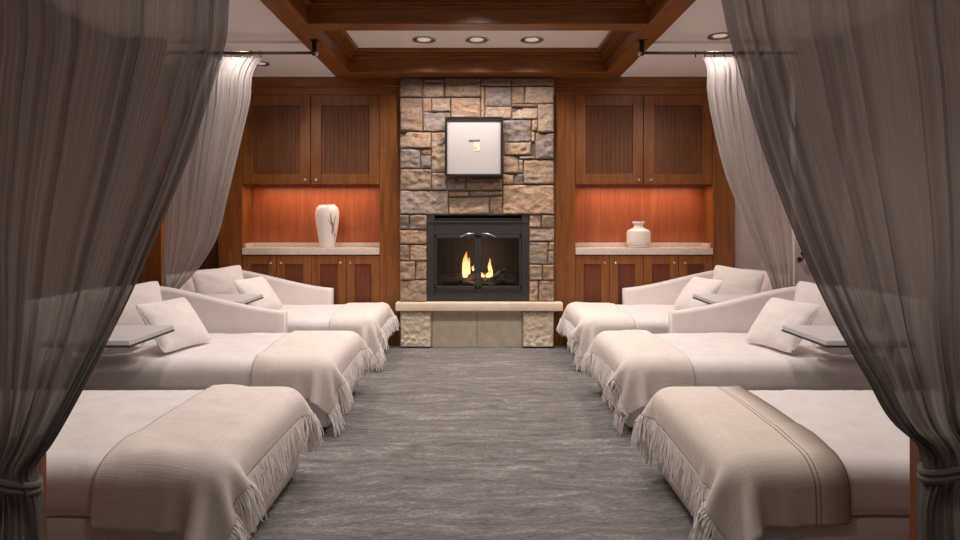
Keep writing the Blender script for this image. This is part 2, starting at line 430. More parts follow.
for s, xs_up, xs_lo, kn_up, kn_lo in (
        (-1, (243, 311, 380), (243, 277, 312, 346.5, 380), (306, 317), (272, 282, 341, 351)),
        (1, (575, 643, 712), (575, 609, 643, 678, 712), (638, 650), (604, 615, 673, 684))):
    side = 'left' if s < 0 else 'right'
    xa, xb = cx(xs_up[0]), cx(xs_up[-1])
    u = empty('upper_cabinet', ((xa + xb) / 2, CD, 0), 'wall cabinet with two grooved cherry doors, above the niche holding the %s' % ('tall vase' if s < 0 else 'squat jar'), 'cabinet', 'wall cabinets beside the fireplace')
    mb = MB()
    z0, z1 = cz(184.5), cz(95)
    mb.box(xa, xb, CD + .001, 6.555, z1 - .02, z1).box(xa, xa + .018, CD + .001, 6.555, z0, z1).box(xb - .018, xb, CD + .001, 6.555, z0, z1)
    mb.box(xa, xb, CD + .04, 6.555, z0 + .03, z0 + .048).box(xa, xb, CD + .001, CD + .02, z0, z0 + .04)
    def rel(o):   # geometry is given in room coordinates
        pass
    par = u
    def setp(o): o.matrix_parent_inverse = par.matrix_world.inverted()
    bod = mb.build('cabinet_body', wood_z, u)
    for i in range(2):
        door(u, cx(xs_up[i]) + .003, cx(xs_up[i + 1]) - .003, z0 + .003, z1 - .003, .105, 11, cx(kn_up[i]), cz(180), wood_panel)
    sl = MB().box((xa + xb) / 2 - .6, (xa + xb) / 2 + .6, 6.37, 6.43, z0 + .006, z0 + .03, .003)
    tag(sl.build('light_strip', steel, u), 'slim light strip under the cabinet')
    lc = empty('base_cabinet', ((xa + xb) / 2, CD, 0), 'low cherry cabinet of four doors with nickel knobs, below the %s' % ('tall vase' if s < 0 else 'squat jar'), 'cabinet', 'base cabinets beside the fireplace')
    zc = cz(254.5)
    mb = MB().box(xa, xb, CD + .001, 6.555, .1, zc).box(xa, xb, CD + .06, 6.555, 0, .1)
    mb.build('cabinet_body', wood_z, lc)
    for i in range(4):
        door(lc, cx(xs_lo[i]) + .002, cx(xs_lo[i + 1]) - .002, .12, zc - .012, .085, 1, cx(kn_lo[i]), cz(262.5), wood_redpanel)
    mb = MB().box(xa + .002, xb - .002, CD - .035, 6.555, zc + .0005, cz(248), .004)
    zt = cz(248)
    mb.box(xa + .002, xb - .002, 6.53, 6.555, zt, zt + .045, .004)
    mb.box(xa + .002, xa + .03, CD + .02, 6.53, zt, zt + .045, .004); mb.box(xb - .03, xb - .002, CD + .02, 6.53, zt, zt + .045, .004)
    c = mb.build('countertop', counter_m)
    tag(c, 'cream stone worktop with low upstand, under the %s' % ('tall vase' if s < 0 else 'squat jar'), 'countertop', 'niche worktops')
    for o in (u, lc):
        o_loc = o.location.copy()
        for ch in o.children: ch.location = -o_loc
NZ = cz(248)

# ------------------------------------------------------------------ fireplace
FD = 6.20
def fx(px): return (px - VX) / 100.0
def fz(py): return EYE - (py - VY) / 100.0
fp = empty('fireplace', (0, FD, 0), 'floor to ceiling stone chimney breast with a gas fire behind two glass doors', 'fireplace')
stones = [(400,78,422.5,97.3),(424,78,444,82.3),(423,83,444,97.3),(445,78,480.5,97.3),(481,87,484.5,120),(481,78,511,86),(485,87,511,106),
 (512,78,554,86),(512,87,524,104),(525,87,554,103.6),(512,104.5,537,107),(512,107.8,537,119.3),(538,104.3,554,132.5),(485,107,511,119.3),
 (400,98,422.3,131.3),(423,98,431,111),(431.6,98,450,111.7),(423,112.3,450,131.7),(451,98,480.4,122),(451,123,475,150),(476,123,502.5,150),(451,151,490,177),(491,151,502.5,177),
 (503,120,531,142),(531.7,120,537.3,131),(531.7,132,535,142),(535.7,133.3,554,159),(504,142.7,531,155.3),(519,156,535,159.2),(503,156,518.4,173),(519,159.9,523,173),
 (523.8,160,554,184),(502.5,174.3,513.7,184.4),(514.5,174.3,523.2,184.4),(503,185.2,554,214.3),
 (400,132,431,148.3),(431.7,132.6,446,172),(446.7,132.6,450.4,177),(400,149.3,420,168.3),(420.8,149.3,431,155),(420.8,156,431,168.5),
 (400,169.5,431,190),(431.7,172.8,446.3,190),(447,178,465,190.4),(466,178,502,190.4),(400,191,448,214.3),(448.8,191.5,469,196.4),(470,191.5,502,196),
 (448.8,197.4,489,214.3),(489.6,197,502.3,214.3),
 (400,215,409,229.5),(409.7,215,426.5,229.5),(400,230.3,426.5,244),(400,245,409.5,260.5),(410.2,245,426.5,260.5),(400,261.2,415,279.5),(415.8,261.2,426.5,279.5),(400,280.2,426.5,301.5),
 (529.5,215,541,227.5),(541.6,215,554,227.5),(529.5,228.3,554,241.2),(529.5,242,547.7,264),(548.4,242,554,250),(548.4,250.8,554,264),(529.5,264.8,542,280),(542.7,264.8,554,280),(529.5,280.8,538,301.5),(538.7,280.8,554,301.5)]
pal = [(.40, .335, .295), (.46, .36, .27), (.50, .36, .25), (.34, .295, .27), (.43, .32, .245), (.48, .385, .30), (.32, .285, .265)]
random.seed(7)
V, FCS, COL = [], [], []
for si, (x0, y0, x1, y1) in enumerate(stones):
    X0, X1, Z0, Z1 = fx(x0), fx(x1), fz(y1), fz(y0)
    nx, nz = max(4, int((X1 - X0) / .010)), max(4, int((Z1 - Z0) / .010))
    rel = random.uniform(.02, .036); off = random.random() * 50
    tx, tz = random.uniform(-.010, .010), random.uniform(-.012, .012)
    c = random.choice(pal)
    if y0 > 185 and y0 < 290 and random.random() < .5: c = random.choice(pal[1:3])
    if x0 > 505 and y0 < 160 and random.random() < .5: c = pal[3] if random.random() < .5 else pal[5]
    j = random.uniform(.68, .98); c = tuple(a * j for a in c)
    us = [0, .12 / nx * 2] + [k / nx for k in range(1, nx)] + [1 - .24 / nx, 1]
    vs = [0, .12 / nz * 2] + [k / nz for k in range(1, nz)] + [1 - .24 / nz, 1]
    st = len(V); W = len(us)
    for b_ in vs:
        for a in us:
            x, z = X0 + (X1 - X0) * a, Z0 + (Z1 - Z0) * b_
            e = min(a * (X1 - X0), (1 - a) * (X1 - X0), b_ * (Z1 - Z0), (1 - b_) * (Z1 - Z0))
            k = min(1, max(0, e) / .012); k = math.sqrt(max(0, 1 - (1 - k) ** 2))
            nn = noise.fractal(Vector((x * 11 + off, z * 16, off)), 1.0, 2.0, 5)
            h = k * (rel + nn * .016 + tx * (a - .5) * 2 + tz * (b_ - .5) * 2)
            wob = .006
            xx = x + wob * noise.noise(Vector((z * 13, off, 1))) * (1 if e < .02 else .5)
            zz = z + wob * noise.noise(Vector((x * 13, off, 9)))
            V.append((xx, FD + .012 - max(h, -.005), zz)); COL.append(c)
    for i in range(len(vs) - 1):
        for k in range(W - 1):
            q = st + i * W + k; FCS.append((q, q + 1, q + W + 1, q + W))
so = mesh('stone_facing', V, FCS, stone_m, fp, smooth=True, recalc=False)
ca = so.data.color_attributes.new('col', 'FLOAT_COLOR', 'POINT')
ca.data.foreach_set('color', np.array([(*c, 1) for c in COL], dtype=np.float32).ravel())
mb = MB()
xl, xr = fx(400), fx(554)
mb.box(xl, fx(427), FD + .008, 6.93, 0, BZ); mb.box(fx(529), xr, FD + .008, 6.93, 0, BZ)
mb.box(fx(427), fx(529), FD + .008, 6.93, fz(215), BZ); mb.box(fx(427), fx(529), FD + .012, 6.93, 0, fz(301))
mb.build('masonry_core', mortar, fp)
# side returns of the stone column
mb = MB().box(wx(395.5, 6.09), wx(563, 6.09), FD - .11, FD + .03, fz(310) + .005, fz(301.5), .006, 3)
mb.build('hearth_shelf', limestone, fp, True)
for a, b_ in ((432.4, 476.8), (477.2, 521.6)):
    tag(MB().box(fx(a), fx(b_), FD - .012, FD + .015, .0, fz(310), .002).build('base_tile', tile_m, fp), 'flat beige tile under the hearth shelf')
for a, b_ in ((400, 432), (522, 554)):
    V, FCS = [], []
    nx, nz = 40, 46
    for i in range(nz + 1):
        for k in range(nx + 1):
            x = fx(a) + (fx(b_) - fx(a)) * k / nx; z = fz(310) * i / nz
            e = min(k, nx - k, i, nz - i); kk = min(1, e / 2.0)
            V.append((x, FD + .01 - kk * (.07 + .012 * noise.fractal(Vector((x * 25, z * 25, a)), 1, 2, 5)), z))
    for i in range(nz):
        for k in range(nx):
            q = i * (nx + 1) + k; FCS.append((q, q + 1, q + nx + 2, q + nx + 1))
    tag(mesh('corner_block', V, FCS, block_m, fp, smooth=True, recalc=False), 'rock faced cream block')
# firebox
D0 = FD + .03
mb = MB()
a, b_, z0, z1 = fx(430), fx(526), fz(297), fz(218)
mb.box(a - .02, a, D0, 6.72, z0, z1).box(b_, b_ + .02, D0, 6.72, z0, z1).box(a, b_, 6.70, 6.72, z0, z1).box(a, b_, D0, 6.72, z1, z1 + .02).box(a, b_, D0, 6.72, z0 - .02, z0)
tag(mb.build('firebox', brick, fp), 'dark brick lined firebox')
mb = MB()
mb.box(fx(427), fx(434.5), FD - .005, D0 + .03, fz(300.8), fz(215), .003).box(fx(521.5), fx(529), FD - .005, D0 + .03, fz(300.8), fz(215), .003)
mb.box(fx(434.5), fx(521.5), FD - .002, D0 + .03, fz(234.5), fz(222), .003).box(fx(434.5), fx(521.5), FD - .004, D0 + .03, fz(300.8), fz(290), .003)
mb.box(fx(434.5), fx(521.5), FD + .03, D0 + .03, fz(222), fz(215))
mb.box(fx(427), fx(529), FD - .012, FD, fz(222.6), fz(221.4), .002).box(fx(433), fx(523), FD - .012, FD, fz(290.5), fz(289.3), .002)
for yy in (248, 266, 284):
    for xx in (431, 525): mb.ball((fx(xx), FD - .006, fz(yy)), .006, 8)
tag(mb.build('insert_frame', black_metal, fp), 'black metal surround with hinge studs')
for a, b_, hx in ((434.8, 477.6, -1), (478.4, 521.2, 1)):
    f_ = 4.2
    L0, L1 = fx(a), fx(b_)
    mb = MB()
    ft = .028
    mb.box(L0, L0 + (ft if hx > 0 else .02), FD - .014, FD + .012, fz(289), fz(235), .003).box(L1 - (ft if hx < 0 else .02), L1, FD - .014, FD + .012, fz(289), fz(235), .003)
    mb.box(L0, L1, FD - .014, FD + .012, fz(289), fz(286), .003).box(L0, L1, FD - .014, FD + .012, fz(238), fz(235), .003)
    d = tag(mb.build('glass_door', black_metal, fp), 'black framed glass door of the fire')
    tag(MB().box(L0 + .01, L1 - .01, FD, FD + .004, fz(288), fz(236)).build('glass_pane', glass, d), 'clear glass')
    c0 = fx(474 if hx < 0 else 482); e0 = fx(460.5 if hx < 0 else 495.5)
    pts = [(c0 + (e0 - c0) * t, FD - .03 - .02 * math.sin(math.pi * t), fz(233.5) - .035 * t + .012 * math.sin(math.pi * t)) for t in [k / 10 for k in range(11)]]
    tag(MB().tube(pts, lambda t: .006 + .002 * math.sin(math.pi * t), 10).cyl(pts[0], (pts[0][0], FD - .012, pts[0][2]), .005).build('handle', steel, d, True), 'curved bright steel handle')
random.seed(3)
def log(p, q, r):
    p, q = Vector(p), Vector(q); nn = 14; pts = [p.lerp(q, k / nn) + Vector((0, 0, .008 * math.sin(k * .9))) for k in range(nn + 1)]
    o = MB().tube(pts, lambda t: r * (.75 + .35 * math.sin(math.pi * min(1, t * 1.1 + .1)) + .08 * math.sin(t * 17)), 14).build('log', log_m, fp, True)
zb = fz(297) 
MB().box(fx(437), fx(520), 6.30, 6.66, zb, zb + .09, .03, 3).build('ash_bed', ember, fp)
log((fx(441), 6.50, zb + .13), (fx(472), 6.42, zb + .15), .035)
log((fx(483), 6.42, zb + .14), (fx(514), 6.52, zb + .12), .038)
log((fx(455), 6.58, zb + .16), (fx(505), 6.58, zb + .17), .04)
log((fx(462), 6.38, zb + .12), (fx(496), 6.36, zb + .11), .026)
log((fx(492), 6.40, zb + .16), (fx(506), 6.56, zb + .25), .02)
def flame(px, pyb, pyt, wpx, y, lean, ph):
    V, Fc = [], []; n1, n2 = 20, 12
    z0, z1 = fz(pyb), fz(pyt)
    for i in range(n1 + 1):
        t = i / n1
        r = wpx / 200.0 * (math.sin(math.pi * min(1, .18 + t * .82)) ** 1.1) * (1 - t * .35) + .001
        cxx = fx(px) + lean * t + .008 * math.sin(t * 7 + ph) * t
        for k in range(n2):
            a = 2 * math.pi * k / n2
            V.append((cxx + r * math.cos(a), y + .55 * r * math.sin(a), z0 + (z1 - z0) * t))
    for i in range(n1):
        for k in range(n2):
            q = i * n2; Fc.append((q + k, q + (k + 1) % n2, q + n2 + (k + 1) % n2, q + n2 + k))
    return tag(mesh('flame', V, Fc, flame_m, fp, smooth=True), 'orange gas flame')
flame(464.8, 279, 252, 8.5, 6.37, .012, 0); flame(468.5, 276, 258, 4.5, 6.40, -.004, 2); flame(473, 272, 266, 2.5, 6.34, .0, 1)
flame(491.5, 278, 259, 5.0, 6.37, -.020, 1.2); flame(488.5, 279, 271, 7.5, 6.36, .02, 3); flame(483, 278.5, 273.5, 6, 6.35, -.02, 2)
pl = bpy.data.lights.new('fire_glow', 'POINT'); pl.energy = 1.6; pl.color = (1, .66, .42); pl.shadow_soft_size = .05
po = bpy.data.objects.new('fire_glow', pl); C.objects.link(po); po.location = (0, 6.33, fz(262))
for ch in fp.children: ch.location = (0, -FD, 0)

# framed artwork
art = empty('framed_artwork', (fx(474), FD, fz(147.5)), 'square black shadow box frame with white mat, hung on the stone above the fire', 'framed artwork')
ax0, ax1, az0, az1 = fx(445.5), fx(502.5), fz(177), fz(118.5)
yf, yb = FD - .125, FD - .055
ft = .022
parts = []
mb = MB().box(ax0, ax0 + ft, yf, yb, az0, az1, .002).box(ax1 - ft, ax1, yf, yb, az0, az1, .002).box(ax0 + ft, ax1 - ft, yf, yb, az0, az0 + ft, .002).box(ax0 + ft, ax1 - ft, yf, yb, az1 - ft, az1, .002).box(ax0 + .01, ax1 - .01, yb - .006, yb + .004, az0 + .01, az1 - .01)
parts.append(mb.build('frame', black_paint, art))
parts.append(MB().box(ax0 + ft, ax1 - ft, yf + .025, yf + .03, az0 + ft, az1 - ft).build('mat_board', mat_board, art))
def rx(a, b_, c, d, y, name, m):
    parts.append(MB().box(fx(a), fx(b_), y, y + .002, fz(d), fz(c)).build(name, m, art))
rx(473.8, 480, 143.3, 152, yf + .0225, 'paper', cream_paper)
rx(469, 480, 141, 142.8, yf + .0225, 'dark_bar', grey_ink)
parts.append(MB().ball((fx(475.4), yf + .021, fz(148.8)), .006, 10).box(fx(475.4) - .002, fx(475.4) + .002, yf + .020, yf + .022, fz(148), fz(145.2)).build('drawing', tan_ink, art))
for p in parts: p.location = -art.location

# vase and jar in the niches
VD = 6.40
def vs_(px_w): return px_w * VD / F / 2
vx = wx(327.3, VD)
t = empty('vase', (vx, VD, NZ + .001), 'tall white shouldered vase with a brown brushed branch, on the niche worktop', 'vase')
H = 43 * VD / F
prof = [(0.0, 0), (vs_(14), 0), (vs_(14.6), .006), (vs_(15), .03), (vs_(18), H * .25), (vs_(21.5), H * .5), (vs_(23.6), H * .72), (vs_(23.4), H * .82), (vs_(21), H * .92), (vs_(17.5), H * .965), (vs_(15.8), H * .975), (vs_(15.8), H), (vs_(13.6), H), (vs_(13), H * .95), (vs_(18), H * .8), (vs_(10), .03), (0, .03)]
MB().lathe((0, 0, 0), prof, 48).build('vase_body', ceramic, t, True)
def prof_r(z):
    for (r0, z0), (r1, z1) in zip(prof[1:9], prof[2:10]):
        if z0 <= z <= z1: return r0 + (r1 - r0) * (z - z0) / max(1e-6, z1 - z0)
    return prof[4][0]
V, Fc = [], []
def leaf(th0, z0, th1, z1, wd):
    n_ = 8; st = len(V)
    for i in range(n_ + 1):
        q = i / n_; th = th0 + (th1 - th0) * q; z = z0 + (z1 - z0) * q; wv = wd * math.sin(math.pi * (.06 + .88 * q)) ** .8
        for sgn in (-1, 1):
            th_ = th + sgn * wv; r = prof_r(z) + .0012
            V.append((r * math.cos(th_), r * math.sin(th_), z))
    for i in range(n_): q = st + 2 * i; Fc.append((q, q + 1, q + 3, q + 2))
A0 = R(-46)
leaf(A0 - .05, H * .42, A0 - .3, H * .80, .06); leaf(A0, H * .35, A0 + .2, H * .75, .05); leaf(A0 + .02, H * .3, A0 - .05, H * .6, .10); leaf(A0 + .4, H * .12, A0 + .1, H * .5, .05)
leaf(A0 - .1, H * .5, A0 - .45, H * .66, .04); leaf(A0 + .3, H * .2, A0 + .55, H * .38, .06)
tag(mesh('painted_branch', V, Fc, brown_glaze, t, smooth=True), 'brown brushed branch motif')
vx = wx(638.5, VD)
t = empty('ceramic_jar', (vx, VD, NZ + .001), 'squat matte white jar with flared neck, on the niche worktop', 'jar')
k = VD / F
pj = [(0, 0), (9.6 * k, 0), (10.4 * k, .008), (10.3 * k, 5 * k * .5), (11.2 * k, 3 * k), (11.5 * k, 5 * k), (11.6 * k, 6 * k), (11.6 * k, 15 * k), (11.2 * k, 16.6 * k), (8.5 * k, 18 * k), (5.2 * k, 19.6 * k), (4.4 * k, 21.5 * k), (4.6 * k, 23 * k), (6.1 * k, 24.6 * k), (6.1 * k, 26 * k), (4.7 * k, 26 * k), (4.0 * k, 22 * k), (8 * k, 16 * k), (8 * k, .02), (0, .02)]
MB().lathe((0, 0, 0), pj, 48).build('jar_body', ceramic2, t, True)
MB().tube([(11.75 * k * math.cos(a), 11.75 * k * math.sin(a), 5.5 * k) for a in [2 * math.pi * q / 40 for q in range(41)]], .003, 6).build('jar_band', ceramic2, t, True)

# ------------------------------------------------------------------ downlights
def downlight(x, y, z, r, label, group, ring):
    t = empty('recessed_downlight', (x, y, z), label, 'downlight', group)
    prof = [(r * .74, .004), (r * .76, -.006), (r, -.008), (r, -.001)]
    MB().lathe((0, 0, 0), prof, 32).build('trim_ring', ring, t, True)
    MB().lathe((0, 0, 0), [(r * .75, -.004), (r * .60, -.001), (r * .58, -.0005)], 32).build('reflector', steel, t, True)
    MB().lathe((0, 0, 0), [(r * .58, -.0008), (0, -.0008)], 32).build('lens', bulb_m, t, True)
downlight(-.49, 5.63, KZ - .001, .105, 'nickel ringed downlight at the left end of the row of three in the ceiling coffer', 'downlights in the coffer', nickel)
downlight(-.01, 5.63, KZ - .001, .105, 'nickel ringed downlight in the middle of the row of three in the ceiling coffer', 'downlights in the coffer', nickel)
downlight(.49, 5.63, KZ - .001, .105, 'nickel ringed downlight at the right end of the row of three in the ceiling coffer', 'downlights in the coffer', nickel)
downlight(1.92, 4.92, CZ - .001, .095, 'brass ringed downlight in the white side ceiling near the sheer curtains on the right', 'downlights in the side ceilings', brass)
downlight(-2.0, 5.70, CF - .001, .08, 'brass ringed downlight in the white side ceiling behind the left curtain rod', 'downlights in the side ceilings', brass)

# ------------------------------------------------------------------ daybeds
BX0, BX1, BT, BR = .875, 2.64, .434, .085          # foot x, head x, top z, edge radius
BW = .99
def crown_z(y, z): 
    t = max(-1, min(1, (y - BW / 2) / (BW / 2)))
    return z + .014 * (1 - t * t) * max(0, min(1, (z - .24) / .2))
def rbox(x0, x1, y0, y1, z0, z1, r, step, fn=None, rz=None):
    """box with rounded edges on a regular grid, optional displacement"""
    V, Fc = [], []
    lo, hi = (x0, y0, z0), (x1, y1, z1); rr = (r, r, rz or r)
    cnt = [max(4, int((hi[i] - lo[i]) / step)) for i in range(3)]
    for ax in range(3):
        i, j = [(1, 2), (2, 0), (0, 1)][ax]
        for side in (0, 1):
            st = len(V)
            for a in range(cnt[i] + 1):
                for b_ in range(cnt[j] + 1):
                    p = [0, 0, 0]
                    p[ax] = hi[ax] if side else lo[ax]
                    p[i] = lo[i] + (hi[i] - lo[i]) * a / cnt[i]; p[j] = lo[j] + (hi[j] - lo[j]) * b_ / cnt[j]
                    c = [min(max(p[q], lo[q] + rr[q]), hi[q] - rr[q]) for q in range(3)]
                    d = [(p[q] - c[q]) / rr[q] for q in range(3)]; L = math.sqrt(sum(e * e for e in d)) or 1
                    P = [c[q] + d[q] / L * rr[q] for q in range(3)]
                    nrm = [e / L for e in d]
                    if fn: P = fn(P, nrm)
                    V.append(P)
            for a in range(cnt[i]):
                for b_ in range(cnt[j]):
                    q = st + a * (cnt[j] + 1) + b_
                    Fc.append((q, q + 1, q + cnt[j] + 2, q + cnt[j] + 1))
    return V, Fc
def mattress_fn(seed):
    def fn(P, nr):
        x, y, z = P
        z = crown_z(y, z)
        w_ = .007 * noise.fractal(Vector((x * 4 + seed, y * 4, z * 4)), 1, 2, 3)
        # little pleats where the cover is pulled over the edge
        edge = max(0, nr[2]) * max(abs(nr[0]), abs(nr[1])) * 2
        along = x if abs(nr[1]) > abs(nr[0]) else y
        w_ += edge * .006 * noise.noise(Vector((along * 26 + y * 6, seed, 0)))
        return [x + nr[0] * w_, y + nr[1] * w_, z + nr[2] * w_]
    return fn
def arm_mesh(s, far):
    """upholstered arm wall that rises from the middle of the long side and wraps round the head"""
    def prof(px, py, z): return (s * px, py if far else BW - py, z)
    path = []
    xa, xe, yy, rc = (1.455 if far else 1.60), 2.68, BW + .035, .34
    for k in range(22): path.append((xa + (xe - rc - xa) * k / 21, yy, (0, 1)))
    for k in range(1, 13):
        a = math.pi / 2 * k / 12; path.append((xe - rc + rc * math.sin(a), yy - rc + rc * math.cos(a), (math.sin(a), math.cos(a))))
    for k in range(1, 11): path.append((xe, yy - rc - (yy - rc - .04) * k / 10, (1, 0)))
    L = [0]
    for p, q in zip(path, path[1:]): L.append(L[-1] + math.hypot(p[0] - q[0], p[1] - q[1]))
    V, Fc = [], []; th = .05
    ring_n = 0
    for p, ln in zip(path, L):
        t = min(1, ln / 1.1); hgt = .585 + .20 * (t * t * (3 - 2 * t) * .6 + t * .4)
        rt = .03
        sec = [(-th, .12), (-th, .35), (-th, hgt - rt)]
        for k in range(1, 6): a = math.pi / 2 * k / 6; sec.append((-th + rt * (1 - math.cos(a)), hgt - rt + rt * math.sin(a)))
        sec.append((0, hgt + .004))
        for k in range(1, 6): a = math.pi / 2 * (1 - k / 6); sec.append((th - rt * (1 - math.cos(a)), hgt - rt + rt * math.sin(a)))
        sec += [(th, hgt - rt), (th, .35), (th, .12)]
        flare = .05 * t
        for o_, z in sec:
            ff = o_ + flare * max(0, (z - .45) / .4) * .6
            V.append(prof(p[0] + p[2][0] * ff, p[1] + p[2][1] * ff, z))
        ring_n = len(sec)
    for i in range(len(path) - 1):
        for k in range(ring_n - 1):
            q = i * ring_n + k; Fc.append((q, q + 1, q + ring_n + 1, q + ring_n))
        Fc.append((i * ring_n + ring_n - 1, i * ring_n, (i + 1) * ring_n, (i + 1) * ring_n + ring_n - 1))
    Fc.append(tuple(range(ring_n))); Fc.append(tuple((len(path) - 1) * ring_n + k for k in range(ring_n)))
    return V, Fc
def make_bed(s, y0, far, label, seed):
    t = empty('daybed', (0, y0, 0), label, 'daybed', 'daybeds in two rows facing the aisle')
    V, Fc = rbox(BX0, BX1, 0, BW, .228, BT, BR, .022, mattress_fn(seed), .075)
    V = [(s * p[0], p[1], p[2]) for p in V]
    mesh('mattress', V, Fc, linen, t, smooth=True, merge=.0008)
    V, Fc = rbox(BX0 + .012, BX1, .012, BW - .012, .035, .24, .022, .05)
    V = [(s * p[0], p[1], p[2]) for p in V]
    mesh('base', V, Fc, uphol, t, smooth=True, merge=.0008)
    a, b_ = sorted((s * (BX0 + .05), s * (BX1 - .02)))
    MB().box(a, b_, .05, BW - .05, 0, .04).build('plinth', dark_plinth, t)
    V, Fc = arm_mesh(s, far)
    mesh('armrest', V, Fc, uphol, t, smooth=True)
    return t

def drape(s, y0, ext_in, hang_near, hang_far, hang_foot, rot, seed, steps=260):
    """cloth relaxed over the bed by position based dynamics, in local |x|, y, z coordinates"""
    rng = np.random.default_rng(seed)
    h = .0225
    nx = int((ext_in + hang_foot) / h) + 1; ny = int((hang_near + BW + hang_far) / h) + 1
    ix, iy = np.meshgrid(np.arange(nx), np.arange(ny), indexing='ij')
    x = BX0 - hang_foot + ix * h; y = -hang_near + iy * h
    cx_, cy_ = BX0 + ext_in / 2, BW / 2
    c, sn = math.cos(rot), math.sin(rot)
    P = np.stack([cx_ + (x - cx_) * c - (y - cy_) * sn, cy_ + (x - cx_) * sn + (y - cy_) * c, np.full(x.shape, BT + .03)], -1)
    # broad uneven slack
    for _ in range(8):
        k = rng.uniform(-14, 14, 2); ph = rng.uniform(0, 6, 1)
        P[..., 2] += .008 * np.sin(P[..., 0] * k[0] + P[..., 1] * k[1] + ph)
    Q = P.copy(); off = .022
    lo = np.array([BX0 + BR, BR, .0]); hi = np.array([5., BW - BR, BT - .075])
    sc = np.array([1, 1, BR / .075])
    def solve(a, b_, L, k=1.0):
        d = b_ - a; n_ = np.linalg.norm(d, axis=-1, keepdims=True) + 1e-9
        cr = d * (k * .5 * (n_ - L) / n_); return cr
    for it in range(steps):
        vel = (P - Q) * .965; vel[..., 2] -= .00055
        Q = P.copy(); P = P + vel
        for _ in range(7):
            for ax in (0, 1):
                for par in (0, 1):
                    if ax == 0: A = P[par:-1:2]; B = P[par + 1::2]
                    else: A = P[:, par:-1:2]; B = P[:, par + 1::2]
                    if ax == 0: A = A[:B.shape[0]]
                    else: A = A[:, :B.shape[1]]
                    cr = solve(A, B, h); A += cr; B -= cr
            for A, B in ((P[:-1, :-1], P[1:, 1:]), (P[1:, :-1], P[:-1, 1:])):
                cr = solve(A, B, h * 1.41421, .22); A += cr; B -= cr
            cr = solve(P[:-2], P[2:], 2 * h, .10); P[:-2] += cr; P[2:] -= cr
            cr = solve(P[:, :-2], P[:, 2:], 2 * h, .10); P[:, :-2] += cr; P[:, 2:] -= cr
            q = np.clip(P, lo, hi); d = (P - q) * sc; L = np.linalg.norm(d, axis=-1, keepdims=True)
            rr = BR + off
            m = (L < rr)[..., 0]
            nrm = d / np.maximum(L, 1e-9); nrm[(L < 1e-6)[..., 0]] = (0, 0, 1)
            tgt = q + nrm * rr / sc
            P[m] = tgt[m]
            # friction
            dv = P - Q; P[m] -= dv[m] * .45
            fl = P[..., 2] < .008; P[fl, 2] = .008
    P[..., 2] = np.vectorize(crown_z)(P[..., 1], P[..., 2])
    return P, nx, ny, h
def make_throw(s, y0, label, mat, ext_in, hang_near, hang_far, hang_foot, rot, seed, fl=.135):
    P, nx, ny, h = drape(s, y0, ext_in, hang_near, hang_far, hang_foot, rot, seed)
    t = empty('throw_blanket', (0, y0, 0), label, 'throw blanket', 'throws over the foot of each daybed')
    V = P.reshape(-1, 3).copy(); V[:, 0] *= s
    Fc = [(i * ny + j, i * ny + j + 1, (i + 1) * ny + j + 1, (i + 1) * ny + j) for i in range(nx - 1) for j in range(ny - 1)]
    if s > 0: Fc = [f[::-1] for f in Fc]
    for q in range(len(V)):      # soft crumple of the wool
        p = Vector((V[q][0] * 5 + seed, V[q][1] * 5, V[q][2] * 5))
        V[q, 2] += .016 * max(0, noise.fractal(p, 1, 2, 3)) * (1 if V[q, 2] > .4 else .2)
    o = mesh('cloth', V, Fc, mat, t, smooth=True, recalc=False)
    uv = o.data.uv_layers.new(name='uv')
    idx = np.empty(len(o.data.loops), dtype=np.int32); o.data.loops.foreach_get('vertex_index', idx)
    uvs = np.stack([(idx // ny) / (nx - 1), (idx % ny) / (ny - 1)], -1).astype(np.float32)
    uv.data.foreach_set('uv', uvs.ravel())
    sb = o.modifiers.new('sub', 'SUBSURF'); sb.levels = 1; sb.render_levels = 1
    so_ = o.modifiers.new('solid', 'SOLIDIFY'); so_.thickness = .010; so_.offset = -1
    # fringe along the foot hem: knotted strands that hang or lie against what is below
    rng = random.Random(seed); mb = MB()
    lo = (BX0 + BR, BR, 0.); hi = (5., BW - BR, BT - .075)
    for j in range((ny - 1) * 2 + 1):
        f = j / 2; a = int(f); b2 = min(a + 1, ny - 1); tt = f - a
        p0 = P[0, a] * (1 - tt) + P[0, b2] * tt; p1 = P[1, a] * (1 - tt) + P[1, b2] * tt
        d0 = p0 - p1; d0 /= np.linalg.norm(d0) + 1e-9
        for st in range(4):
            ln = fl * rng.uniform(.75, 1.15); p = p0.copy(); p[2] += .001
            side = rng.uniform(-.35, .35) + .12 * (st - 1); pts = [p.copy()]
            d = d0.copy()
            ns = 7; d = d + np.array([rng.uniform(-.3, .1), side, 0])
            for q in range(ns):
                d = d * .72 + np.array([rng.uniform(-.22, .12), rng.uniform(-.2, .2) + side * .2, -.42])
                u_ = d / (np.linalg.norm(d) + 1e-9); p = p + u_ * ln / ns
                c_ = np.array([min(max(p[z], lo[z]), hi[z]) for z in range(3)]); dd = p - c_; L = np.linalg.norm(dd)
                if L < BR + .020: p = c_ + dd / (L + 1e-9) * (BR + .020)
                p[2] = max(p[2], .006); pts.append(p.copy())
            mb.tube([(s * q[0], q[1], q[2]) for q in pts], lambda u_: .0040 * (1 - .45 * u_), 4)
    tag(mb.build('fringe', fringe_m, t, True), 'knotted wool fringe')
    return t

